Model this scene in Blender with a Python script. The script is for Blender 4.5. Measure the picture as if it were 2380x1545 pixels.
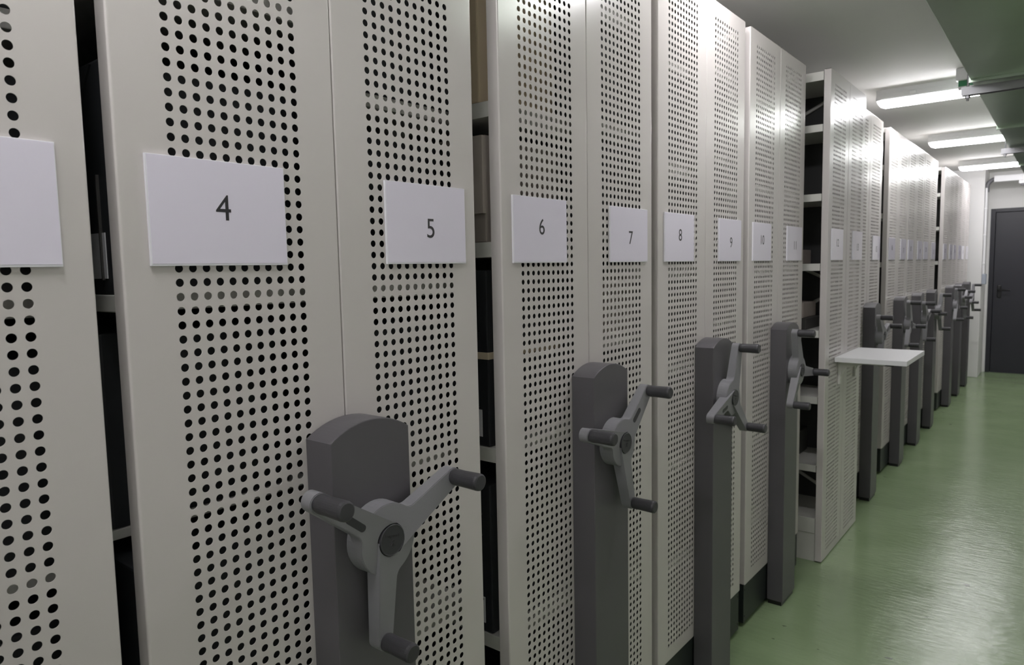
import bpy, bmesh, math, random
from mathutils import Vector, Matrix

random.seed(7)
for o in list(bpy.data.objects):
    bpy.data.objects.remove(o)
SC = bpy.context.scene
COL = SC.collection
H = 1.4617            # camera height above the floor

# ------------------------------------------------------------------ camera
F_PX, YAW, PITCH, ROLL, CAMX = 1630.5, 0.6731, 0.0901, -0.0192, 0.9762
cy, sy, cp, sp = math.cos(YAW), math.sin(YAW), math.cos(PITCH), math.sin(PITCH)
fwd = Vector((-sy * cp, cy * cp, -sp))
rgt = Vector((cy, sy, 0))
upv = rgt.cross(fwd)
r2 = rgt * math.cos(ROLL) + upv * math.sin(ROLL)
u2 = -rgt * math.sin(ROLL) + upv * math.cos(ROLL)
cam_d = bpy.data.cameras.new('camera')
cam = bpy.data.objects.new('camera', cam_d)
COL.objects.link(cam)
cam.matrix_world = Matrix(((r2.x, u2.x, -fwd.x, CAMX), (r2.y, u2.y, -fwd.y, 0), (r2.z, u2.z, -fwd.z, H), (0, 0, 0, 1)))
cam_d.sensor_fit = 'HORIZONTAL'
cam_d.sensor_width = 36
cam_d.lens = F_PX * 36 / 2380
cam_d.clip_start = 0.02
cam_d.dof.use_dof = True
cam_d.dof.focus_distance = 1.35
cam_d.dof.aperture_fstop = 9.0
SC.camera = cam

# ------------------------------------------------------------------ world, exposure
w = bpy.data.worlds.new('world')
SC.world = w
w.use_nodes = True
w.node_tree.nodes['Background'].inputs[0].default_value = (0.9, 0.95, 1.0, 1)
w.node_tree.nodes['Background'].inputs[1].default_value = 0.02
SC.view_settings.view_transform = 'Standard'
SC.view_settings.look = 'None'
SC.view_settings.gamma = 1.0
SC.view_settings.use_curve_mapping = False
SC.view_settings.exposure = 0.28
TUBE = 34.0           # emission of the lit fluorescent diffusers

# ------------------------------------------------------------------ materials
def mat(name, col, rough=0.5, metal=0.0, spec=0.5, coat=0.0, emit=None, noise=None, bump=None):
    m = bpy.data.materials.new(name)
    m.use_nodes = True
    nt = m.node_tree
    b = nt.nodes['Principled BSDF']
    b.inputs['Base Color'].default_value = (*col, 1)
    b.inputs['Roughness'].default_value = rough
    b.inputs['Metallic'].default_value = metal
    b.inputs['Specular IOR Level'].default_value = spec
    b.inputs['Coat Weight'].default_value = coat
    b.inputs['Coat Roughness'].default_value = 0.03
    if emit:
        b.inputs['Emission Color'].default_value = (*emit[0], 1)
        b.inputs['Emission Strength'].default_value = emit[1]
    tc = nt.nodes.new('ShaderNodeTexCoord')
    if noise:
        sc, amt = noise
        n = nt.nodes.new('ShaderNodeTexNoise')
        n.inputs['Scale'].default_value = sc
        n.inputs['Detail'].default_value = 4
        nt.links.new(tc.outputs['Object'], n.inputs['Vector'])
        mx = nt.nodes.new('ShaderNodeMix')
        mx.data_type = 'RGBA'
        mx.inputs[6].default_value = (*[c * (1 - amt) for c in col], 1)
        mx.inputs[7].default_value = (*[min(1, c * (1 + amt)) for c in col], 1)
        nt.links.new(n.outputs['Fac'], mx.inputs[0])
        nt.links.new(mx.outputs[2], b.inputs['Base Color'])
    if bump:
        sc, st = bump
        n2 = nt.nodes.new('ShaderNodeTexNoise')
        n2.inputs['Scale'].default_value = sc
        n2.inputs['Detail'].default_value = 3
        nt.links.new(tc.outputs['Object'], n2.inputs['Vector'])
        bp = nt.nodes.new('ShaderNodeBump')
        bp.inputs['Strength'].default_value = st
        bp.inputs['Distance'].default_value = 0.002
        nt.links.new(n2.outputs['Fac'], bp.inputs['Height'])
        nt.links.new(bp.outputs['Normal'], b.inputs['Normal'])
    return m

M_PANEL = mat('off_white_enamel', (0.578, 0.543, 0.525), 0.24, spec=0.6, noise=(3, 0.03), bump=(200, 0.012))
M_SHELF = mat('white_shelf_enamel', (0.62, 0.61, 0.57), 0.38)
M_INNER = mat('inner_shade_sheet', (0.05, 0.05, 0.05), 0.6)  # near-black, stands for the shade deep inside the shelving
M_KICK = mat('dark_green_grey_plinth', (0.017, 0.022, 0.021), 0.42)
M_POST = mat('grey_plastic_post', (0.092, 0.087, 0.094), 0.40, noise=(4, 0.05), bump=(420, 0.06))
M_ARM = mat('grey_painted_arm', (0.205, 0.202, 0.214), 0.38, bump=(500, 0.08))
M_GRIP = mat('black_grip', (0.040, 0.039, 0.043), 0.45, bump=(300, 0.08))
M_CAP = mat('black_cap', (0.032, 0.032, 0.036), 0.4)
M_PAPER = mat('white_paper', (0.76, 0.715, 0.83), 0.5, coat=1.0)
M_CLEAR = mat('acrylic_edge', (0.78, 0.77, 0.82), 0.12, spec=0.6)
M_INK = mat('black_ink', (0.012, 0.011, 0.014), 0.5, coat=0.5)
M_WALL = mat('white_wall_paint', (0.78, 0.77, 0.76), 0.75, noise=(2, 0.04), bump=(40, 0.15))
M_CEIL = mat('white_ceiling_paint', (0.76, 0.75, 0.735), 0.8, noise=(0.9, 0.05))
M_DOOR = mat('anthracite_door_paint', (0.018, 0.018, 0.025), 0.42, bump=(90, 0.1))
M_BLACK = mat('black_plastic', (0.010, 0.010, 0.011), 0.35)
M_GALV = mat('galvanised_duct_sheet', (0.42, 0.50, 0.41), 0.30, metal=0.9, noise=(2.5, 0.18), bump=(3.0, 0.25))
M_STEEL = mat('galvanised_channel', (0.30, 0.30, 0.31), 0.4, metal=0.8)
M_LAMPBODY = mat('grey_lamp_body', (0.75, 0.75, 0.75), 0.5)
M_TUBE = mat('lit_diffuser', (0.9, 0.9, 0.9), 0.4, emit=((0.99, 0.965, 1.0), TUBE))
M_GREEN = mat('green_sign_face', (0.01, 0.20, 0.07), 0.3)
M_WPLAST = mat('white_plastic', (0.75, 0.75, 0.76), 0.4)
M_GPIPE = mat('grey_pipe', (0.11, 0.11, 0.12), 0.45)
M_SWITCH = mat('blue_grey_box', (0.33, 0.36, 0.42), 0.5)
M_BEIGE = mat('beige_box_board', (0.56, 0.45, 0.31), 0.7, noise=(6, 0.05))
M_TAN = mat('grey_brown_board', (0.44, 0.385, 0.345), 0.75, noise=(6, 0.05))
M_TAN2 = mat('darker_grey_brown_board', (0.33, 0.285, 0.255), 0.75, noise=(6, 0.05))
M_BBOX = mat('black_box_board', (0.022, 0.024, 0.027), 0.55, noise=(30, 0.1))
M_DGREY = mat('dark_grey_board', (0.055, 0.053, 0.05), 0.65, noise=(8, 0.1))
M_LABEL = mat('pale_label', (0.66, 0.66, 0.68), 0.6)
M_STRAP = mat('cotton_tape', (0.68, 0.57, 0.42), 0.8)
M_BRASS = mat('dull_rivet', (0.05, 0.05, 0.05), 0.3, metal=0.8)

def floor_mat():
    m = bpy.data.materials.new('green_epoxy_floor')
    m.use_nodes = True
    nt = m.node_tree
    L = nt.links.new
    b = nt.nodes['Principled BSDF']
    tc = nt.nodes.new('ShaderNodeTexCoord')
    def noise(scale, detail=4, stretch=None):
        n = nt.nodes.new('ShaderNodeTexNoise')
        n.inputs['Scale'].default_value = scale
        n.inputs['Detail'].default_value = detail
        if stretch:
            mp = nt.nodes.new('ShaderNodeMapping')
            mp.inputs['Scale'].default_value = stretch
            L(tc.outputs['Object'], mp.inputs['Vector'])
            L(mp.outputs['Vector'], n.inputs['Vector'])
        else:
            L(tc.outputs['Object'], n.inputs['Vector'])
        return n
    n1 = noise(2.2, 5)
    ramp = nt.nodes.new('ShaderNodeValToRGB')
    ramp.color_ramp.elements[0].position = 0.3
    ramp.color_ramp.elements[0].color = (0.215, 0.30, 0.155, 1)
    ramp.color_ramp.elements[1].position = 0.72
    ramp.color_ramp.elements[1].color = (0.275, 0.365, 0.205, 1)
    L(n1.outputs['Fac'], ramp.inputs[0])
    n2 = noise(13, 2, (1.0, 1.8, 1))                    # small dark scuffs
    r2_ = nt.nodes.new('ShaderNodeValToRGB')
    r2_.color_ramp.elements[0].position = 0.72
    r2_.color_ramp.elements[0].color = (1, 1, 1, 1)
    r2_.color_ramp.elements[1].position = 0.75
    r2_.color_ramp.elements[1].color = (0.4, 0.4, 0.4, 1)
    L(n2.outputs['Fac'], r2_.inputs[0])
    mx = nt.nodes.new('ShaderNodeMix')
    mx.data_type = 'RGBA'
    mx.blend_type = 'MULTIPLY'
    mx.inputs[0].default_value = 1
    L(ramp.outputs[0], mx.inputs[6])
    L(r2_.outputs[0], mx.inputs[7])
    L(mx.outputs[2], b.inputs['Base Color'])
    n3 = noise(3.0, 4)
    rr = nt.nodes.new('ShaderNodeMapRange')
    rr.inputs[3].default_value = 0.12
    rr.inputs[4].default_value = 0.27
    L(n3.outputs['Fac'], rr.inputs[0])
    L(rr.outputs[0], b.inputs['Roughness'])
    n4 = noise(6, 3)
    n5 = noise(15, 3, (1.0, 3.2, 1))
    ad = nt.nodes.new('ShaderNodeMath')
    ad.operation = 'MULTIPLY_ADD'
    ad.inputs[1].default_value = 0.85
    L(n5.outputs['Fac'], ad.inputs[0])
    L(n4.outputs['Fac'], ad.inputs[2])
    bp = nt.nodes.new('ShaderNodeBump')
    bp.inputs['Strength'].default_value = 1.0
    bp.inputs['Distance'].default_value = 0.0022
    L(ad.outputs[0], bp.inputs['Height'])
    L(bp.outputs['Normal'], b.inputs['Normal'])
    b.inputs['Specular IOR Level'].default_value = 0.5
    return m
M_FLOOR = floor_mat()

# ------------------------------------------------------------------ mesh helpers
class MB:
    def __init__(s):
        s.v, s.f, s.m, s.sm = [], [], [], []
    def face(s, pts, mi=0, smooth=False):
        i = len(s.v)
        s.v += [tuple(p) for p in pts]
        s.f.append(tuple(range(i, i + len(pts))))
        s.m.append(mi)
        s.sm.append(smooth)
        return s
    def box(s, x0, x1, y0, y1, z0, z1, bev=0.0, mi=0):
        bm = bmesh.new()
        bmesh.ops.create_cube(bm, size=1)
        for v in bm.verts:
            v.co = Vector(((x0 + x1) / 2 + v.co.x * (x1 - x0), (y0 + y1) / 2 + v.co.y * (y1 - y0), (z0 + z1) / 2 + v.co.z * (z1 - z0)))
        if bev:
            bmesh.ops.bevel(bm, geom=list(bm.edges), offset=bev, segments=2, affect='EDGES', profile=0.6)
        s.add(bm, mi)
        bm.free()
        return s
    def add(s, bm, mi=0, smooth=False):
        i = len(s.v)
        bm.verts.index_update()
        s.v += [tuple(v.co) for v in bm.verts]
        for f in bm.faces:
            s.f.append(tuple(i + v.index for v in f.verts))
            s.m.append(mi)
            s.sm.append(smooth or f.smooth)
        return s
    def prism(s, poly, axis, a, b, bev=0.0, mi=0, smooth=False):
        """poly: list of 2-D points; axis 'x' -> (y,z), 'y' -> (x,z), 'z' -> (x,y)"""
        bm = bmesh.new()
        def P(p, t):
            return {'x': (t, p[0], p[1]), 'y': (p[0], t, p[1]), 'z': (p[0], p[1], t)}[axis]
        lo = [bm.verts.new(P(p, a)) for p in poly]
        hi = [bm.verts.new(P(p, b)) for p in poly]
        f1 = bm.faces.new(lo)
        f2 = bm.faces.new(hi)
        n = len(poly)
        for k in range(n):
            f = bm.faces.new((lo[k], lo[(k + 1) % n], hi[(k + 1) % n], hi[k]))
            f.smooth = smooth
        bmesh.ops.recalc_face_normals(bm, faces=list(bm.faces))
        if bev:
            bmesh.ops.bevel(bm, geom=list(f1.edges) + list(f2.edges), offset=bev, segments=2, affect='EDGES', profile=0.6)
        s.add(bm, mi)
        bm.free()
        return s
    def tube(s, pts, r, n=14, mi=0, cap=True):
        pts = [Vector(p) for p in pts]
        rings = []
        prev = None
        for k, p in enumerate(pts):
            t = ((pts[min(k + 1, len(pts) - 1)] - pts[max(k - 1, 0)])).normalized()
            if prev is None:
                a = t.orthogonal().normalized()
            else:
                a = (prev - t * prev.dot(t)).normalized()
            prev = a
            b = t.cross(a)
            rr = r[k] if isinstance(r, (list, tuple)) else r
            rings.append([p + (a * math.cos(2 * math.pi * j / n) + b * math.sin(2 * math.pi * j / n)) * rr for j in range(n)])
        i = len(s.v)
        for R in rings:
            s.v += [tuple(q) for q in R]
        for k in range(len(rings) - 1):
            for j in range(n):
                s.f.append((i + k * n + j, i + k * n + (j + 1) % n, i + (k + 1) * n + (j + 1) % n, i + (k + 1) * n + j))
                s.m.append(mi)
                s.sm.append(True)
        if cap:
            s.face([rings[0][j] for j in range(n - 1, -1, -1)], mi)
            s.face(rings[-1], mi)
        return s
    def mesh(s, name, *mats):
        me = bpy.data.meshes.new(name)
        me.from_pydata(s.v, [], s.f)
        for m in mats:
            me.materials.append(m)
        me.polygons.foreach_set('material_index', s.m)
        me.polygons.foreach_set('use_smooth', s.sm)
        me.update()
        return me
    def obj(s, name, *mats, parent=None):
        return put(name, s.mesh(name, *mats), parent)

def put(name, me, parent=None, loc=None):
    o = bpy.data.objects.new(name, me)
    COL.objects.link(o)
    if parent:
        o.parent = parent
    if loc:
        o.location = loc
    return o

def tag(o, label, cat, group=None):
    o['label'] = label
    o['category'] = cat
    if group:
        o['group'] = group
    return o

def thing(name, label, cat, loc=(0, 0, 0), group=None):
    o = put(name, None, None, loc)
    o.empty_display_size = 0.05
    return tag(o, label, cat, group)

def struct(o):
    o['kind'] = 'structure'
    return o

def copy_tree(o, parent=None):
    c = o.copy()
    COL.objects.link(c)
    if parent:
        c.parent = parent
    for ch in list(o.children):
        copy_tree(ch, c)
    return c

# ------------------------------------------------------------------ the room
XL, XR, YB, YE, ZC = -2.6, 1.62, -2.6, 11.0, H + 1.115
struct(MB().box(XL, XR, YB, YE, -0.1, 0.0).obj('floor', M_FLOOR))
struct(MB().box(XL, XR, YB, YE + 0.2, ZC, ZC + 0.1).obj('ceiling', M_CEIL))
struct(MB().box(XL - 0.1, XL, YB, YE + 0.2, 0, ZC).obj('wall_left', M_WALL))
struct(MB().box(XR, XR + 0.1, YB, YE + 0.2, 0, ZC).obj('wall_right', M_WALL))
struct(MB().box(XL - 0.1, XR + 0.1, YB - 0.1, YB, 0, ZC).obj('wall_back', M_WALL))
# end wall with the door opening
DX0, DX1, DZ = 0.135, 1.18, H + 0.652
e = MB()
e.box(XL - 0.1, DX0, YE, YE + 0.2, 0, ZC)
e.box(DX1, XR + 0.1, YE, YE + 0.2, 0, ZC)
e.box(DX0, DX1, YE, YE + 0.2, DZ, ZC)
struct(e.obj('wall_front', M_WALL))
struct(MB().box(-1.2, 0.104, 10.41, YE, 0, ZC, 0.006).obj('wall_left_end', M_WALL))

def door():
    d = struct(put('door_1', None, None, (0, YE, 0)))
    fr = MB()
    for a, b_ in ((DX0, DX0 + 0.05), (DX1 - 0.05, DX1)):
        fr.box(a, b_, -0.012, 0.10, 0, DZ, 0.003)
    fr.box(DX0 + 0.05, DX1 - 0.05, -0.012, 0.10, DZ - 0.045, DZ, 0.003)
    fr.obj('door_frame', M_DOOR, parent=d)
    lf = MB().box(DX0 + 0.053, DX1 - 0.053, 0.008, 0.068, 0.006, DZ - 0.048, 0.004)
    leaf = lf.obj('door_leaf', M_DOOR, parent=d)
    h = MB()
    h.box(0.232, 0.276, -0.004, 0.010, H - 0.49, H - 0.325, 0.012)
    h.tube([(0.254, 0.0, H - 0.385), (0.254, -0.05, H - 0.385), (0.262, -0.060, H - 0.385), (0.375, -0.060, H - 0.388)], 0.0105)
    h.tube([(0.254, 0.0, H - 0.455), (0.254, -0.014, H - 0.455)], 0.013)
    h.obj('door_handle', M_BLACK, parent=leaf)
door()

# ------------------------------------------------------------------ ceiling lamps
def lamp_meshes():
    b = MB()
    L2 = 0.635
    sec = [(-0.060, 0), (-0.062, -0.025), (-0.076, -0.060), (-0.068, -0.066), (0.068, -0.066), (0.076, -0.060), (0.062, -0.025), (0.060, 0)]
    rings = []
    for x, k in ((-L2, 0.80), (-L2 + 0.03, 1.0), (L2 - 0.03, 1.0), (L2, 0.80)):
        rings.append([(x + (0.0), y * k, z) for y, z in sec])
    n = len(sec)
    for a in range(3):
        for j in range(n):
            b.face([rings[a][j], rings[a][(j + 1) % n], rings[a + 1][(j + 1) % n], rings[a + 1][j]])
    b.face(rings[0][::-1])
    b.face(rings[3])
    for x in (-0.42, 0.42):
        b.box(x - 0.018, x + 0.018, -0.073, 0.073, -0.066, -0.034, 0.002)
    body = b.mesh('lamp_body', M_LAMPBODY)
    d = MB()
    prof = []
    for k in range(13):
        t = math.pi * k / 12
        prof.append((-0.053 * math.cos(t), -0.0665 - 0.042 * math.sin(t) ** 0.75))
    R = []
    for x, k in ((-L2 + 0.006, 0.30), (-L2 + 0.018, 0.72), (-L2 + 0.045, 1.0), (L2 - 0.045, 1.0), (L2 - 0.018, 0.72), (L2 - 0.006, 0.30)):
        R.append([(x, y * (0.7 + 0.3 * k), -0.0665 + (z + 0.0665) * k) for y, z in prof])
    for a in range(5):
        for j in range(12):
            d.face([R[a][j], R[a][j + 1], R[a + 1][j + 1], R[a + 1][j]], 0, True)
    d.face(R[0][::-1])
    d.face(R[5])
    return body, d.mesh('lamp_diffuser', M_TUBE)
LB, LD = lamp_meshes()
lamp_rows = [
             (-2.1, 'fluorescent ceiling lamp farthest behind the camera, outside the photo'),
             (0.12, 'fluorescent ceiling lamp nearest the camera, over the shelf end numbered 3'),
             (2.25, 'fluorescent ceiling lamp over the shelf ends numbered 8 and 9'),
             (5.25, 'largest lit fluorescent ceiling lamp seen past the duct edge'),
             (7.38, 'middle lit fluorescent ceiling lamp beyond the largest one'),
             (9.52, 'farthest lit fluorescent ceiling lamp in front of the end wall')]
LAMP_ON = {-2.1, 0.12, 2.25, 5.25, 7.38, 9.52}
for y, lb in lamp_rows:
    if y not in LAMP_ON:
        continue
    t = thing('ceiling_lamp', lb, 'lamp', (0.56, y, ZC), 'fluorescent lamps across the ceiling')
    put('lamp_body', LB, t)
    put('diffuser', LD, t)

# ------------------------------------------------------------------ perforated end panel
PW, PZ0, PZ1, PITCH_H, NC, NR = 0.3513, H - 1.284, H + 0.890, 0.02, 11, 104
HZ0 = H - 0.0302 - 60 * PITCH_H       # centre of the lowest row
def panel_mesh(z0=PZ0, z1=PZ1, hz0=HZ0, nr=NR, width=PW, depth=0.030, inset=0.0755):
    m = MB()
    y0, y1 = 0.0004, width - 0.0004
    R = 0.0035
    hw = PITCH_H / 2
    hy0, hy1 = inset - hw, inset + (NC - 1) * PITCH_H + hw
    ha, hb = hz0 - hw, hz0 + (nr - 1) * PITCH_H + hw
    ys, zs = (y0 + R, hy0, hy1, y1 - R), (z0 + R, ha, hb, z1 - R)
    for i in range(3):
        for j in range(3):
            if i == 1 and j == 1:
                continue
            m.face([(0, ys[i], zs[j]), (0, ys[i + 1], zs[j]), (0, ys[i + 1], zs[j + 1]), (0, ys[i], zs[j + 1])])
    N = 24
    rad = 0.0059
    ring, sq = [], []
    for k in range(N):
        a = 2 * math.pi * (k + 0.0) / N
        c, s_ = math.cos(a), math.sin(a)
        ring.append((rad * c, rad * s_))
        q = hw / max(abs(c), abs(s_))
        sq.append((q * c, q * s_))
    th = 0.0012
    for r in range(nr):
        for c in range(NC):
            oy, oz = inset + c * PITCH_H, hz0 + r * PITCH_H
            i = len(m.v)
            m.v += [(0, oy + a, oz + b_) for a, b_ in sq]
            m.v += [(0, oy + a, oz + b_) for a, b_ in ring]
            m.v += [(-th, oy + a, oz + b_) for a, b_ in ring]
            for k in range(N):
                k2 = (k + 1) % N
                m.f.append((i + k, i + k2, i + N + k2, i + N + k))
                m.f.append((i + N + k, i + N + k2, i + 2 * N + k2, i + 2 * N + k))
                m.m += [0, 0]
                m.sm += [False, True]
    # rounded folds and return flanges on all four sides
    def fold(pa, pb, n_out):
        # pa,pb: ends of the flat edge (at x=0); n_out: outward direction in the plane
        n_out = Vector(n_out)
        pa, pb = Vector(pa), Vector(pb)
        seq = []
        for k in range(5):
            a = math.pi / 2 * k / 4
            off = n_out * (R * math.sin(a)) + Vector((-(R - R * math.cos(a)), 0, 0))
            seq.append((pa + off, pb + off))
        seq.append((seq[-1][0] + Vector((-(depth - R), 0, 0)), seq[-1][1] + Vector((-(depth - R), 0, 0))))
        for k in range(len(seq) - 1):
            m.face([seq[k][0], seq[k][1], seq[k + 1][1], seq[k + 1][0]], 0, False)
        ret = -n_out * 0.016
        m.face([seq[-1][0], seq[-1][1], seq[-1][1] + ret, seq[-1][0] + ret])
    fold((0, y1 - R, z0 + R), (0, y1 - R, z1 - R), (0, 1, 0))
    fold((0, y0 + R, z1 - R), (0, y0 + R, z0 + R), (0, -1, 0))
    fold((0, y1 - R, z1 - R), (0, y0 + R, z1 - R), (0, 0, 1))
    fold((0, y0 + R, z0 + R), (0, y1 - R, z0 + R), (0, 0, -1))
    return m.mesh('perforated_panel', M_PANEL)
PANEL = panel_mesh()
FX = 0.0764                              # the fixed unit stands this much proud
FPW = 0.3513
PANEL_FIX = panel_mesh(z0=0.004, z1=H + 0.892, hz0=H - 1.412 + 0.0, nr=113, width=FPW, depth=0.030)

# ------------------------------------------------------------------ crank
def crank_parts():
    hub = MB()
    n = 40
    prof = [(0.066, 0.0606), (0.084, 0.0602), (0.0875, 0.0594), (0.0885, 0.0570)]
    R = [[(x, r * math.cos(2 * math.pi * k / n), r * math.sin(2 * math.pi * k / n)) for k in range(n)] for x, r in prof]
    for a in range(len(R) - 1):
        for k in range(n):
            hub.face([R[a][k], R[a][(k + 1) % n], R[a + 1][(k + 1) % n], R[a + 1][k]], 0, True)
    hub.face(R[-1])
    hub_me = hub.mesh('crank_hub', M_ARM)
    arm = MB()
    L, rt, Rh, rc = 0.1703, 0.0165, 0.0600, 0.0272
    # outline in (u along the arm, v across): the trailing edge is tangent to the cap,
    # the leading edge to the hub, and the heel tucks under the next arm
    pts = []
    for k in range(11):                                # tip round
        a = -math.pi / 2 - 0.06 + (math.pi + 0.06) * k / 10
        pts.append((L + rt * math.cos(a), rt * math.sin(a)))
    # leading edge, then a fillet into the hub
    fc, fr = (0.0696, 0.0395), 0.020
    for k in range(7):
        a = math.radians(-90 - 60 * k / 6)
        pts.append((fc[0] + fr * math.cos(a), fc[1] + fr * math.sin(a)))
    for k in range(13):                                # heel, sweeping round the hub
        a = math.radians(33 + 84 * k / 12)
        pts.append((Rh * math.cos(a), Rh * math.sin(a)))
    for k in range(19):                                # round the cap
        a = math.radians(64 - 154 * k / 18)
        pts.append((rc * math.cos(a), rc * math.sin(a)))
    def xfront(u, v):
        return 0.1090 - 0.100 * (v + 0.027)
    bm = bmesh.new()
    lo = [bm.verts.new((0.0755 + 0.006 * max(0, u) / L, u, v)) for u, v in pts]
    hi = [bm.verts.new((xfront(u, v), u, v)) for u, v in pts]
    bm.faces.new(lo[::-1])
    ftop = bm.faces.new(hi)
    for k in range(len(pts)):
        f = bm.faces.new((lo[k], lo[(k + 1) % len(pts)], hi[(k + 1) % len(pts)], hi[k]))
        f.smooth = True
    bmesh.ops.recalc_face_normals(bm, faces=list(bm.faces))
    bmesh.ops.bevel(bm, geom=list(ftop.edges), offset=0.0012, segments=2, affect='EDGES')
    arm.add(bm)
    bm.free()
    arm_me = arm.mesh('crank_arm', M_ARM)
    arm_me.polygons.foreach_set('use_smooth', [True] * len(arm_me.polygons))
    arm_me.set_sharp_from_angle(angle=math.radians(21))
    g = MB()
    n = 28
    prof = [(0.1040, 0.0135), (0.1085, 0.0138), (0.1100, 0.0150), (0.116, 0.0153), (0.128, 0.0149), (0.165, 0.0158), (0.1695, 0.0150), (0.1712, 0.0125)]
    R = [[(x, L + r * math.cos(2 * math.pi * k / n), r * math.sin(2 * math.pi * k / n)) for k in range(n)] for x, r in prof]
    for a in range(len(R) - 1):
        for k in range(n):
            g.face([R[a][k], R[a][(k + 1) % n], R[a + 1][(k + 1) % n], R[a + 1][k]], 0, True)
    g.face(R[-1])
    g.face(R[0][::-1])
    grip_me = g.mesh('crank_grip', M_GRIP)
    c = MB()
    n = 40
    prof = [(0.0860, 0.0262), (0.1088, 0.0262), (0.1098, 0.0252), (0.1092, 0.0242)]
    R = [[(x, r * math.cos(2 * math.pi * k / n), r * math.sin(2 * math.pi * k / n)) for k in range(n)] for x, r in prof]
    for a in range(len(R) - 1):
        for k in range(n):
            c.face([R[a][k], R[a][(k + 1) % n], R[a + 1][(k + 1) % n], R[a + 1][k]], 0, a < 1)
    c.face(R[-1])
    # the small raised running-figure mark and letters on the cap
    fig = [((-0.001, -0.001), (0.0035, 0.0005)), ((0.0035, 0.0005), (0.0055, -0.0035)), ((-0.001, -0.001), (-0.004, -0.004)),
           ((0.001, -0.004), (0.004, -0.0095)), ((0.001, -0.004), (-0.0035, -0.0085)), ((0.0, -0.0005), (0.001, -0.0045))]
    for (a, b_), (d, e_) in fig:
        c.tube([(0.1093, a, b_), (0.1093, d, e_)], 0.0006, 6)
    cap_me = c.mesh('crank_cap', M_CAP)
    pl = MB()
    hl, hw = 0.017, 0.0062
    pp = []
    ca, sa = math.cos(math.radians(-3)), math.sin(math.radians(-3))
    for side in (1, -1):
        for k in range(9):
            a = -side * math.pi / 2 + side * math.pi * k / 8 if side == 1 else math.pi / 2 + math.pi * k / 8
            p_, q_ = side * hl + hw * math.cos(a), hw * math.sin(a)
            pp.append((0.086 + ca * p_ - sa * q_, 0.0035 + sa * p_ + ca * q_))
    bm = bmesh.new()
    hi = [bm.verts.new((xfront(u, v) + 0.0004, u, v)) for u, v in pp]
    lo = [bm.verts.new((0.0980, u, v)) for u, v in pp]
    bm.faces.new(hi)
    for k in range(len(pp)):
        bm.faces.new((lo[k], lo[(k + 1) % len(pp)], hi[(k + 1) % len(pp)], hi[k]))
    bmesh.ops.recalc_face_normals(bm, faces=list(bm.faces))
    pl.add(bm)
    bm.free()
    plate_me = pl.mesh('arm_plate', M_CAP)
    return hub_me, arm_me, grip_me, cap_me, plate_me
HUB, ARM, GRIP, CAP, PLATE = crank_parts()

def text_mesh(name, s, size, m, depth=0.0002, thin=0.0, xs=1.0):
    cu = bpy.data.curves.new(name, 'FONT')
    cu.body = s
    cu.size = size
    cu.align_x = 'CENTER'
    cu.align_y = 'CENTER'
    cu.extrude = depth
    cu.offset = thin
    ob = bpy.data.objects.new(name, cu)
    COL.objects.link(ob)
    bpy.context.view_layer.update()
    dg = bpy.context.evaluated_depsgraph_get()
    me = bpy.data.meshes.new_from_object(ob.evaluated_get(dg))
    bpy.data.objects.remove(ob)
    # centre on the glyph box, rotate so that text reads along +Y with normal +X
    vs = [v.co.copy() for v in me.vertices]
    cx = (min(v.x for v in vs) + max(v.x for v in vs)) / 2
    cyy = (min(v.y for v in vs) + max(v.y for v in vs)) / 2
    hgt = max(v.y for v in vs) - min(v.y for v in vs)
    for v in me.vertices:
        c = v.co.copy()
        v.co = Vector((c.z, (c.x - cx) * xs, c.y - cyy))
    me.materials.clear()
    me.materials.append(m)
    me.name = name
    return me, hgt
CAPTXT, _ = text_mesh('cap_lettering', 'bruynzeel', 0.0078, M_CAP, 0.0006)

# post: round-topped box
def post_mesh():
    hw, zt = 0.084, H - 0.272
    arc = []
    sag = 0.026
    Rr = (hw * hw + sag * sag) / (2 * sag)
    a0 = math.asin(hw / Rr)
    for k in range(21):
        a = a0 - 2 * a0 * k / 20
        arc.append((Rr * math.sin(a), zt + sag - Rr + Rr * math.cos(a)))
    poly = [(-hw, 0.020), (hw, 0.020)] + arc
    m = MB().prism(poly, 'x', 0.0006, 0.066, bev=0.0018)
    m.box(0.004, 0.060, -hw + 0.006, hw - 0.006, 0.0, 0.020, mi=1)
    return m.mesh('drive_post', M_POST, M_BLACK)
POST = post_mesh()

def kick_mesh(W):
    m = MB()
    for y0, y1 in ((0.001, W / 2 - 0.0005), (W / 2 + 0.0005, W - 0.001)):
        m.box(-0.030, -0.004, y0, y1, 0.018, PZ0 - 0.001, 0.0015)
    for y in (0.012, W - 0.012):
        for z in (0.045, 0.155):
            m.tube([(-0.006, y, z), (-0.0025, y, z)], 0.0035, 8)
    return m.mesh('kick_plate', M_KICK)
W_CAR = 0.7035
KICK = kick_mesh(W_CAR)
DEPTH = 2.05
def slab(W, y0, y1, z, th=0.035, x0=-0.033, x1=-DEPTH):
    """shelf board with folded front lip"""
    return MB().box(x1, x0, y0, y1, z - th, z, 0.0015)

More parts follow.
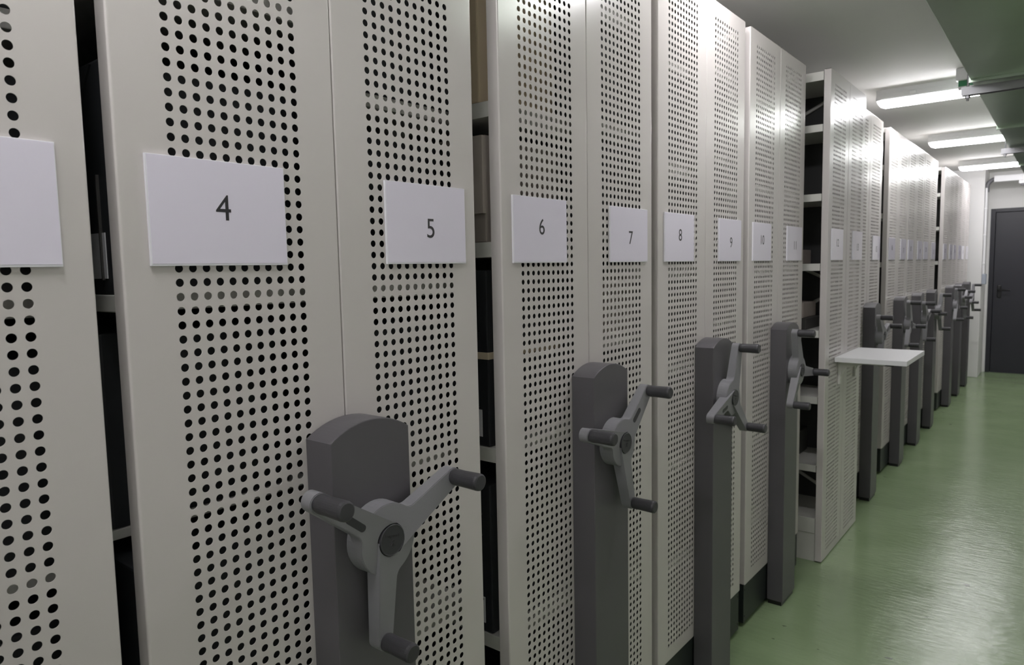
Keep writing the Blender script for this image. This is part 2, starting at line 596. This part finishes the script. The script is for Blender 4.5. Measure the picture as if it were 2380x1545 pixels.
shelf_sets = {
    'a': (0.669, 0.322, -0.025, -0.372, -0.719, -1.066),
    'b': (0.367, 0.061, -0.407, -0.857),
    'c': (0.645, 0.325, -0.002, -0.322, -0.643, -0.979),
    'e': (0.43, -0.025, -0.372, -0.70, -1.02),
    'd': (0.70, 0.40, 0.10, -0.20, -0.55, -0.90),
}
_shelf_cache = {}
def shelf_part(y0, y1, z, parent, th=0.034, x0=-0.034):
    key = (round(y0, 4), round(y1, 4), th, x0)
    if key not in _shelf_cache:
        _shelf_cache[key] = MB().box(-DEPTH, x0, y0, y1, -th, 0, 0.0015).mesh('shelf', M_SHELF)
    return put('shelf', _shelf_cache[key], parent, (0, 0, H + z))
SHADE_SHEET = MB().box(-DEPTH, -0.034, W_CAR / 2 - 0.002, W_CAR / 2 + 0.002, 0.20, PZ1 - 0.01).mesh('shade_sheet', M_INNER)  # sheet added mid-carriage to stop light and keep the interior dark
TOPP = MB().box(-DEPTH, -0.031, 0.004, W_CAR - 0.004, PZ1 - 0.034, PZ1 - 0.002, 0.001).mesh('top_panel', M_SHELF)
BASE = MB().box(-DEPTH, -0.031, 0.004, W_CAR - 0.004, 0.03, 0.215, 0.001).mesh('base_frame', M_KICK)
REAR = MB().box(-DEPTH - 0.02, -DEPTH, 0.004, W_CAR - 0.004, 0.03, PZ1, 0.001).mesh('rear_end', M_SHELF)

def carriage(y, label, sets, theta, plate=0, group='mobile shelving carriages with crank handles'):
    t = thing('mobile_shelving', label, 'shelving', (0, y, 0), group)
    for k in range(2):
        put('end_panel', PANEL, t, (0, k * W_CAR / 2, 0))
    put('kick_plate', KICK, t)
    put('top_panel', TOPP, t)
    put('base_frame', BASE, t)
    put('shade_sheet', SHADE_SHEET, t)
    put('rear_end', REAR, t)
    for k in range(2):
        for z in shelf_sets[sets[k]]:
            a, b_ = (0.006, W_CAR / 2 - 0.003) if k == 0 else (W_CAR / 2 + 0.003, W_CAR - 0.006)
            if sets[k] == 'e' and z == -0.372:            # a short, thin shelf
                shelf_part(a, b_, z, t, 0.015, -0.110)
            else:
                shelf_part(a, b_, z, t, 0.024 if sets[k] in 'ae' else 0.034)
    c = W_CAR / 2
    put('drive_post', POST, t, (0, c, 0))
    hub = put('crank_handle', HUB, t, (0, c, H - 0.4454))
    for q in range(3):
        a = math.radians(theta + 120 * q)
        for nm, me in (('arm', ARM), ('grip', GRIP)):
            o = put(nm, me, hub)
            o.rotation_euler = (a, 0, 0)
            if nm == 'grip':
                o['label'] = 'black cylindrical grip'
        if q == plate:
            o = put('label_plate', PLATE, hub)
            o.rotation_euler = (a, 0, 0)
    put('cap', CAP, hub)['label'] = 'black round cap with a raised mark'
    o = put('lettering', CAPTXT, hub, (0.1091, 0, 0.0065))
    o.rotation_euler = (math.radians(-12), 0, 0)
    return t

CARS = [
    (-0.3305, 'ca', 80, 'off-white perforated mobile shelving at the left edge of the photo', (2, 3)),
    (0.4058, 'ea', 23.9, 'off-white perforated mobile shelving carrying signs 4 and 5', (4, 5)),
    (1.1938, 'bd', 42.7, 'off-white perforated mobile shelving carrying signs 6 and 7', (6, 7)),
    (1.9359, 'cd', 74.6, 'off-white perforated mobile shelving carrying signs 8 and 9', (8, 9)),
    (2.6909, 'ac', -9.9, 'off-white perforated mobile shelving carrying signs 10 and 11', (10, 11)),
    (4.3615, 'cc', 16, 'perforated mobile shelving directly behind the unit with the white fold-out shelf', (14, 15)),
    (5.2780, 'cc', -8, 'first of three touching perforated mobile shelving carriages beyond the fold-out shelf', (16, 17)),
    (5.9932, 'cc', 15, 'middle of three touching perforated mobile shelving carriages beyond the fold-out shelf', (18, 19)),
    (6.7057, 'cc', 60, 'last of three touching perforated mobile shelving carriages, left of the narrow far opening', (20, 21)),
    (7.86, 'cc', 110, 'perforated mobile shelving just right of the narrow far opening', (22, 23)),
    (8.570, 'cc', 40, 'second-last perforated mobile shelving before the white end wall', (24, 25)),
    (9.280, 'cc', 70, 'last perforated mobile shelving, next to the white end wall', (26, 27)),
]
for y, sets, th, lb, nums in CARS:
    carriage(y, lb, sets, th, {4: 1, 8: 1, 10: 2}.get(nums[0], 0))

# ------------------------------------------------------------------ fixed unit with fold-out shelf
def fixed_unit(y):
    t = thing('fixed_shelving', 'fixed perforated shelving unit without crank, carrying a white fold-out shelf', 'shelving', (FX, y, 0))
    for k in range(2):
        put('end_panel', PANEL_FIX, t, (0, k * FPW, 0))
    W = 2 * FPW
    D = DEPTH
    for z in (0.884, 0.645, 0.325, -0.002, -0.322, -0.643, -0.979, -1.245):
        th = 0.040 if z > 0.8 else (0.075 if z < -1.2 else 0.034)
        for a, b_ in ((0.006, W / 2 - 0.003), (W / 2 + 0.003, W - 0.006)):
            shelf_part(a, b_, z, t, th)
    MB().box(-D, -0.034, 0.010, W - 0.010, 0.0, H - 1.3215, 0.001).obj('base_panel', M_SHELF, parent=t)
    MB().box(-D, -0.034, W / 2 - 0.002, W / 2 + 0.002, 0.02, H + 0.88).obj('shade_sheet', M_INNER, parent=t)  # added dark sheet behind the brace, shades the open compartments
    br = MB()
    for a, b_ in (((-0.05, H - 1.2), (-D, H - 0.15)), ((-D, H - 1.2), (-0.05, H - 0.15)), ((-0.05, H - 0.10), (-D, H + 0.84)), ((-D, H - 0.10), (-0.05, H + 0.84))):
        p, q = Vector((a[0], W / 2 - 0.014, a[1])), Vector((b_[0], W / 2 - 0.014, b_[1]))
        br.tube([p, q], 0.009, 6)
    br.obj('cross_brace', M_SHELF, parent=t)
    rr = MB()
    for yy in (0.02, W - 0.02, W / 2):
        rr.box(-D - 0.03, -D, yy - 0.02, yy + 0.02, 0.0, H + 0.885)
    rr.obj('rear_upright', M_SHELF, parent=t)
    # fold-out reading shelf
    zt = H - 0.463
    fs = MB().box(0.002, 0.318, 0.158, 0.655, zt - 0.024, zt, 0.002).obj('fold_out_shelf', M_WPLAST, parent=t)
    fs['label'] = 'smooth white fold-out shelf board'
    for yy in (0.245, 0.565):
        b = MB()
        b.box(0.001, 0.012, yy - 0.014, yy + 0.014, zt - 0.145, zt - 0.0245, 0.001)
        b.box(0.001, 0.21, yy - 0.014, yy + 0.014, zt - 0.037, zt - 0.0245, 0.001)
        b.prism([(0.012, zt - 0.037), (0.012, zt - 0.11), (0.035, zt - 0.06), (0.12, zt - 0.037)], 'y', yy - 0.003, yy + 0.003)
        b.obj('bracket', M_SHELF, parent=fs)
    return t
FY = 3.5147
fixed_unit(FY)

# ------------------------------------------------------------------ number signs
SW, SH, SZ = 0.2115, 0.1505, H + 0.0885
holder = MB().box(0.0004, 0.0050, -SW / 2, SW / 2, -SH / 2, SH / 2, 0.0006).mesh('sign_holder', M_CLEAR)
paper = MB().box(0.0046, 0.0054, -SW / 2 + 0.0022, SW / 2 - 0.0012, -SH / 2 + 0.0030, SH / 2 - 0.0012).mesh('sign_paper', M_PAPER)
def sign(num, x, yc):
    left = num % 2 == 0
    words = {3: 'white paper number sign cut off by the left edge of the photo'}
    words[12] = 'left number sign on the fixed unit with the fold-out shelf'
    words[13] = 'right number sign on the fixed unit with the fold-out shelf'
    if num <= 13:
        lb = words.get(num, 'white paper number sign reading %d on a perforated shelf end' % num)
    else:
        lb = {15: 'number sign on the shelf end just right of the fixed unit with the fold-out shelf',
              16: 'distant number sign on the left shelf end of the first of three touching carriages',
              17: 'distant number sign on the right shelf end of the first of three touching carriages',
              18: 'distant number sign on the left shelf end of the middle of three touching carriages',
              19: 'distant number sign on the right shelf end of the middle of three touching carriages',
              20: 'distant number sign on the left shelf end of the last of three touching carriages',
              21: 'distant number sign on the shelf end just left of the narrow far opening',
              22: 'tiny number sign on the shelf end just right of the narrow far opening',
              23: 'tiny number sign, second one right of the narrow far opening',
              24: 'tiny number sign, third one right of the narrow far opening',
              25: 'tiny number sign, third one from the white end wall',
              26: 'tiny number sign, second one from the white end wall',
              27: 'tiny number sign on the shelf end next to the white end wall'}[num]
    t = tag(put('number_sign', holder, None, (x, yc, SZ)), lb, 'sign', 'number signs on the shelf ends')
    put('paper', paper, t)
    me, h = text_mesh('number', str(num), 0.05, M_INK, 0.0001, thin=0.0, xs=0.96)
    s = 0.0365 / h
    for v in me.vertices:
        v.co.y *= s
        v.co.z *= s
    put('number', me, t, (0.0056, 0.002 if left else 0.006, 0.0085 if left else -0.0075))
for y, sets, th, lb, nums in CARS:
    for k, n in enumerate(nums):
        if n in (2, 14):
            continue
        sign(n, 0, y + k * W_CAR / 2 + (0.0355 if k == 0 else 0.103) + SW / 2)
sign(12, FX, FY + 0.050 + SW / 2)
sign(13, FX, FY + FPW + 0.105 + SW / 2)

# ------------------------------------------------------------------ archive boxes
def box_mesh(name, w_, d_, h_, m, style):
    """front face at y=0, box goes back to y=d_, from x=0 to x=-w_, base z=0"""
    b = MB().box(-w_, 0, 0, d_, 0, h_, 0.004)
    return b.mesh(name, m)
def archive_box(name, x, y, z, w_, d_, h_, m, label, style='plain', group=None):
    o = put(name, box_mesh(name, w_, d_, h_, m, style), None, (x, y, z))
    tag(o, label, 'box', group)
    if style in ('label', 'strap', 'flap'):
        MB().box(-w_ + 0.02, -0.022, -0.0012, 0.001, 0.022, 0.085, 0.0004).obj('label', M_LABEL, parent=o)
    if style == 'strap':
        zz = h_ * 0.52
        MB().box(-w_ - 0.002, 0.002, -0.0025, d_ + 0.002, zz - 0.008, zz + 0.008, 0.001).obj('strap', M_STRAP, parent=o)
    if style in ('strap', 'label'):
        for q in (0.66, 0.80, 0.22):
            MB().tube([(-0.028, 0.002, h_ * q), (-0.028, -0.004, h_ * q)], 0.003, 10).obj('rivet', M_BRASS, parent=o)
    if style == 'cut':
        # thumb cut-out: a stepped overlapping flap on the front
        pp = [(-w_ + 0.001, h_ * 0.42), (-w_ + 0.06, h_ * 0.42), (-w_ + 0.062, h_ * 0.36), (-w_ + 0.072, h_ * 0.30), (-w_ + 0.09, h_ * 0.27), (-0.001, h_ * 0.27), (-0.001, h_ - 0.002), (-w_ + 0.001, h_ - 0.002)]
        MB().prism(pp, 'y', -0.010, 0.001).obj('flap', M_TAN, parent=o)
    if style == 'flap':
        pp = [(-0.03, h_ * 0.985), (-w_, h_ * 0.985), (-w_, h_ * 0.45)]
        MB().prism(pp, 'y', -0.003, 0.001).obj('flap', m, parent=o)
        MB().box(-0.034, -0.031, -0.004, 0.001, 0.02, h_ * 0.52).obj('edge_strip', M_DGREY, parent=o)
    return o

def row(carY, side, zshelf, specs, x0=-0.050):
    x = x0
    for (name, w_, d_, h_, m, label, style) in specs:
        if side == 0:
            archive_box(name, x, carY + 0.008, H + zshelf + 0.0005, w_, d_, h_, m, label, style)
        else:
            archive_box(name, x, carY + W_CAR - 0.008 - d_, H + zshelf + 0.0005, w_, d_, h_, m, label, style)
        x -= w_ + 0.004

Y4, Y6 = 0.4058, 1.1938
# shelves seen in the gap left of panel 4
row(Y4, 0, -0.025, [('archive_box', 0.19, 0.30, 0.315, M_BBOX, 'tall black box with pale label in the gap left of sign 4', 'flap')], -0.042)
row(Y4, 0, -0.372, [('archive_box', 0.20, 0.30, 0.29, M_BBOX, 'black box below the pale-labelled one, in the gap left of sign 4', 'plain')], -0.112)
row(Y4, 0, -0.70, [('archive_box', 0.20, 0.30, 0.285, M_BBOX, 'black box low in the gap left of sign 4, under the narrow shelf edge', 'plain')], -0.042)
# shelves seen in the gap between panels 5 and 6
row(Y6, 0, 0.367, [('archive_box', 0.16, 0.29, 0.40, M_BEIGE, 'beige cardboard box on the top shelf between signs 5 and 6', 'label')], -0.062)
row(Y6, 0, 0.061, [('archive_box', 0.16, 0.28, 0.235, M_TAN2, 'grey-brown cardboard box with a stepped cut-out beside sign 6', 'cut')], -0.048)
row(Y6, 0, -0.407, [('archive_box', 0.15, 0.28, 0.405, M_BBOX, 'black box tied with pale tape between panels 5 and 6', 'strap')], -0.052)
row(Y6, 0, -0.857, [('archive_box', 0.16, 0.28, 0.36, M_BBOX, 'black box with pale label on the lowest shelf between panels 5 and 6', 'label')], -0.056)
# dark boxes added behind the perforated ends to keep the shelf interiors dark
DARK = {}
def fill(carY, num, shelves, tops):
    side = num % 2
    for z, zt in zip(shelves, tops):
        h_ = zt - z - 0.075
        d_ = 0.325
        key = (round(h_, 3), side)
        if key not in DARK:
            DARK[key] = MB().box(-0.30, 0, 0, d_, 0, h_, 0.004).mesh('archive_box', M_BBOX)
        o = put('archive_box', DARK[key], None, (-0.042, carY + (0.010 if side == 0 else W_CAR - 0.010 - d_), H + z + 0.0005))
        tag(o, 'added dark box that darkens the holes of the shelf end numbered %d' % num, 'box', 'added dark boxes right behind the perforated shelf ends')
A = shelf_sets['a']
C = shelf_sets['c']
D_ = shelf_sets['d']
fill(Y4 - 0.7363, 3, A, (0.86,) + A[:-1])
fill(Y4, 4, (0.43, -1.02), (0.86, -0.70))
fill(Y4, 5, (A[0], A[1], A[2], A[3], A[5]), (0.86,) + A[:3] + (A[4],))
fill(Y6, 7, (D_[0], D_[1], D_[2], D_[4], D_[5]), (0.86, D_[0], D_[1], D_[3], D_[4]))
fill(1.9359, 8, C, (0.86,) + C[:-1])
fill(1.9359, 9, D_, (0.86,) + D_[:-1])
# contents glimpsed through the holes
archive_box('archive_box', -0.042, Y4 + W_CAR / 2 + 0.012, H - 0.719 + 0.0005, 0.2, 0.10, 0.275, M_TAN, 'brown box glimpsed through the holes right of the nearest crank', 'plain')
row(Y6, 1, -0.20, [('archive_box', 0.14, 0.2, 0.17, M_TAN, 'brown box glimpsed through the holes above the second crank', 'plain')], -0.06)
# on the fixed unit's left side, seen in the opening right of panel 11
archive_box('archive_box', FX - 0.10, FY + 0.03, H - 0.322 + 0.0005, 0.30, 0.26, 0.055, M_DGREY, 'flat dark grey box lying on a middle shelf of the wide opening', 'plain')
archive_box('archive_box', FX - 0.12, FY + 0.05, H - 0.322 + 0.056, 0.26, 0.22, 0.075, M_TAN, 'grey-brown box stacked on a flat dark box in the wide opening', 'plain')
archive_box('archive_box', FX - 0.16, FY + 0.05, H - 0.002 + 0.0005, 0.30, 0.26, 0.07, M_TAN, 'low grey-brown box on the shelf at sign height in the wide opening', 'plain')
archive_box('archive_box', FX - 0.16, FY + 0.05, H - 0.979 + 0.0005, 0.30, 0.26, 0.12, M_DGREY, 'dark box on the second-lowest shelf of the wide opening', 'plain')

# ------------------------------------------------------------------ duct, hangers, small fixtures
DUX0, DUX1, DUZ0, DUZ1 = 0.579, 0.95, H + 0.82, H + 0.985
def duct():
    t = thing('ventilation_duct', 'dark greenish rectangular metal air duct under the ceiling', 'duct', (0, 0, 0))
    ys = [-2.1, 1.55, 3.90, 5.40, 7.6, 9.3]
    for a, b_ in zip(ys[:-1], ys[1:]):
        MB().box(DUX0, DUX1, a + 0.012, b_ - 0.012, DUZ0, DUZ1, 0.003).obj('duct_section', M_GALV, parent=t)
    for y in ys[1:-1]:
        f = MB()
        for k in (-1, 1):
            yy = y + k * 0.006
            f.box(DUX0 - 0.006, DUX1 + 0.006, yy - 0.0055, yy + 0.0055, DUZ0 - 0.012, DUZ0 + 0.004)
            f.box(DUX0 - 0.006, DUX0 + 0.004, yy - 0.0055, yy + 0.0055, DUZ0 + 0.004, DUZ1 + 0.008)
            f.box(DUX1 - 0.004, DUX1 + 0.006, yy - 0.0055, yy + 0.0055, DUZ0 + 0.004, DUZ1 + 0.008)
        f.obj('flange', M_GALV, parent=t)
    MB().box(DUX0 + 0.01, DUX1 - 0.01, 9.288, 9.30, DUZ0 + 0.01, DUZ1 - 0.01).obj('end_cap', M_GALV, parent=t)
duct()
for y, lb in ((3.99, 'metal channel hanger carrying the duct in front of the largest lamp'),
              (6.35, 'metal channel hanger carrying the duct near the middle lamp')):
    t = thing('duct_hanger', lb, 'bracket', (0, y, 0), 'channel hangers under the duct')
    z1 = DUZ0 - 0.0125
    c = MB()
    c.box(0.535, 0.995, -0.0205, 0.0205, z1 - 0.003, z1)
    c.box(0.535, 0.995, -0.0205, -0.0180, z1 - 0.038, z1 - 0.003)
    c.box(0.535, 0.995, 0.0180, 0.0205, z1 - 0.038, z1 - 0.003)
    c.obj('channel', M_STEEL, parent=t)
    for x in (0.560, 0.970):
        MB().tube([(x, 0, z1 - 0.062), (x, 0, ZC)], 0.005, 10).obj('threaded_rod', M_STEEL, parent=t)
        n = MB()
        hexa = [(x + 0.0105 * math.cos(math.pi / 3 * k), 0.0105 * math.sin(math.pi / 3 * k)) for k in range(6)]
        n.prism(hexa, 'z', z1 - 0.050, z1 - 0.038)
        n.obj('nut', M_STEEL, parent=t)

# emergency exit sign hanging in front of the largest lamp
t = thing('exit_sign', 'small green and white emergency sign at the duct edge under the ceiling', 'sign', (0.40, 4.95, 0))
MB().box(0.0, 0.17, -0.028, 0.028, H + 1.045, ZC - 0.001, 0.004).obj('housing', M_LAMPBODY, parent=t)
MB().box(0.012, 0.158, -0.006, 0.006, H + 1.012, H + 1.0455).obj('green_face', M_GREEN, parent=t)
MB().box(0.012, 0.158, -0.006, 0.006, H + 0.992, H + 1.0115).obj('white_face', M_WPLAST, parent=t)

# conduits by the far door
PYY = 10.52
t = thing('conduit_run', 'white conduit run climbing the end wall and bending over the dark door', 'pipe', (0, PYY, 0))
for k, (x, yy) in enumerate(((0.118, -0.04), (0.118, 0.02))):
    m = MB()
    m.tube([(x, yy, H - 0.16 if k else H - 0.17), (x, yy, H + 0.88)], 0.012)
    for z in (-0.05, 0.30, 0.62):
        m.box(x - 0.014, x + 0.013, yy - 0.018, yy + 0.018, H + z, H + z + 0.016)
    m.obj('vertical_pipe', M_WPLAST, parent=t)
el = []
for k in range(9):
    a = math.pi / 2 * k / 8
    el.append((0.118 + 0.10 - 0.10 * math.cos(a), -0.01, H + 0.885 + 0.10 * math.sin(a)))
MB().tube([(0.118, -0.01, H + 0.83)] + el + [(0.25, -0.01, H + 0.985)], 0.026).obj('elbow', M_GPIPE, parent=t)
MB().box(0.19, XR - 0.002, -0.05, 0.03, H + 0.945, H + 1.02, 0.004).obj('horizontal_trunking', M_WPLAST, parent=t)
t = tag(MB().box(0.105, 0.150, 10.47, 10.56, H - 0.30, H - 0.172, 0.006).obj('switch_box', M_SWITCH), 'blue-grey switch box at the lower end of the white conduit', 'switch')
t = thing('wall_fitting', 'small white fitting below the trunking, at the right photo edge', 'fitting', (0.44, 10.46, 0))
MB().box(0.0, 0.16, -0.05, 0.009, H + 0.898, H + 0.944, 0.012).obj('fitting_body', M_WPLAST, parent=t)
MB().box(0.02, 0.10, -0.04, 0.0, H + 0.878, H + 0.8985, 0.004).obj('fitting_socket', M_GPIPE, parent=t)
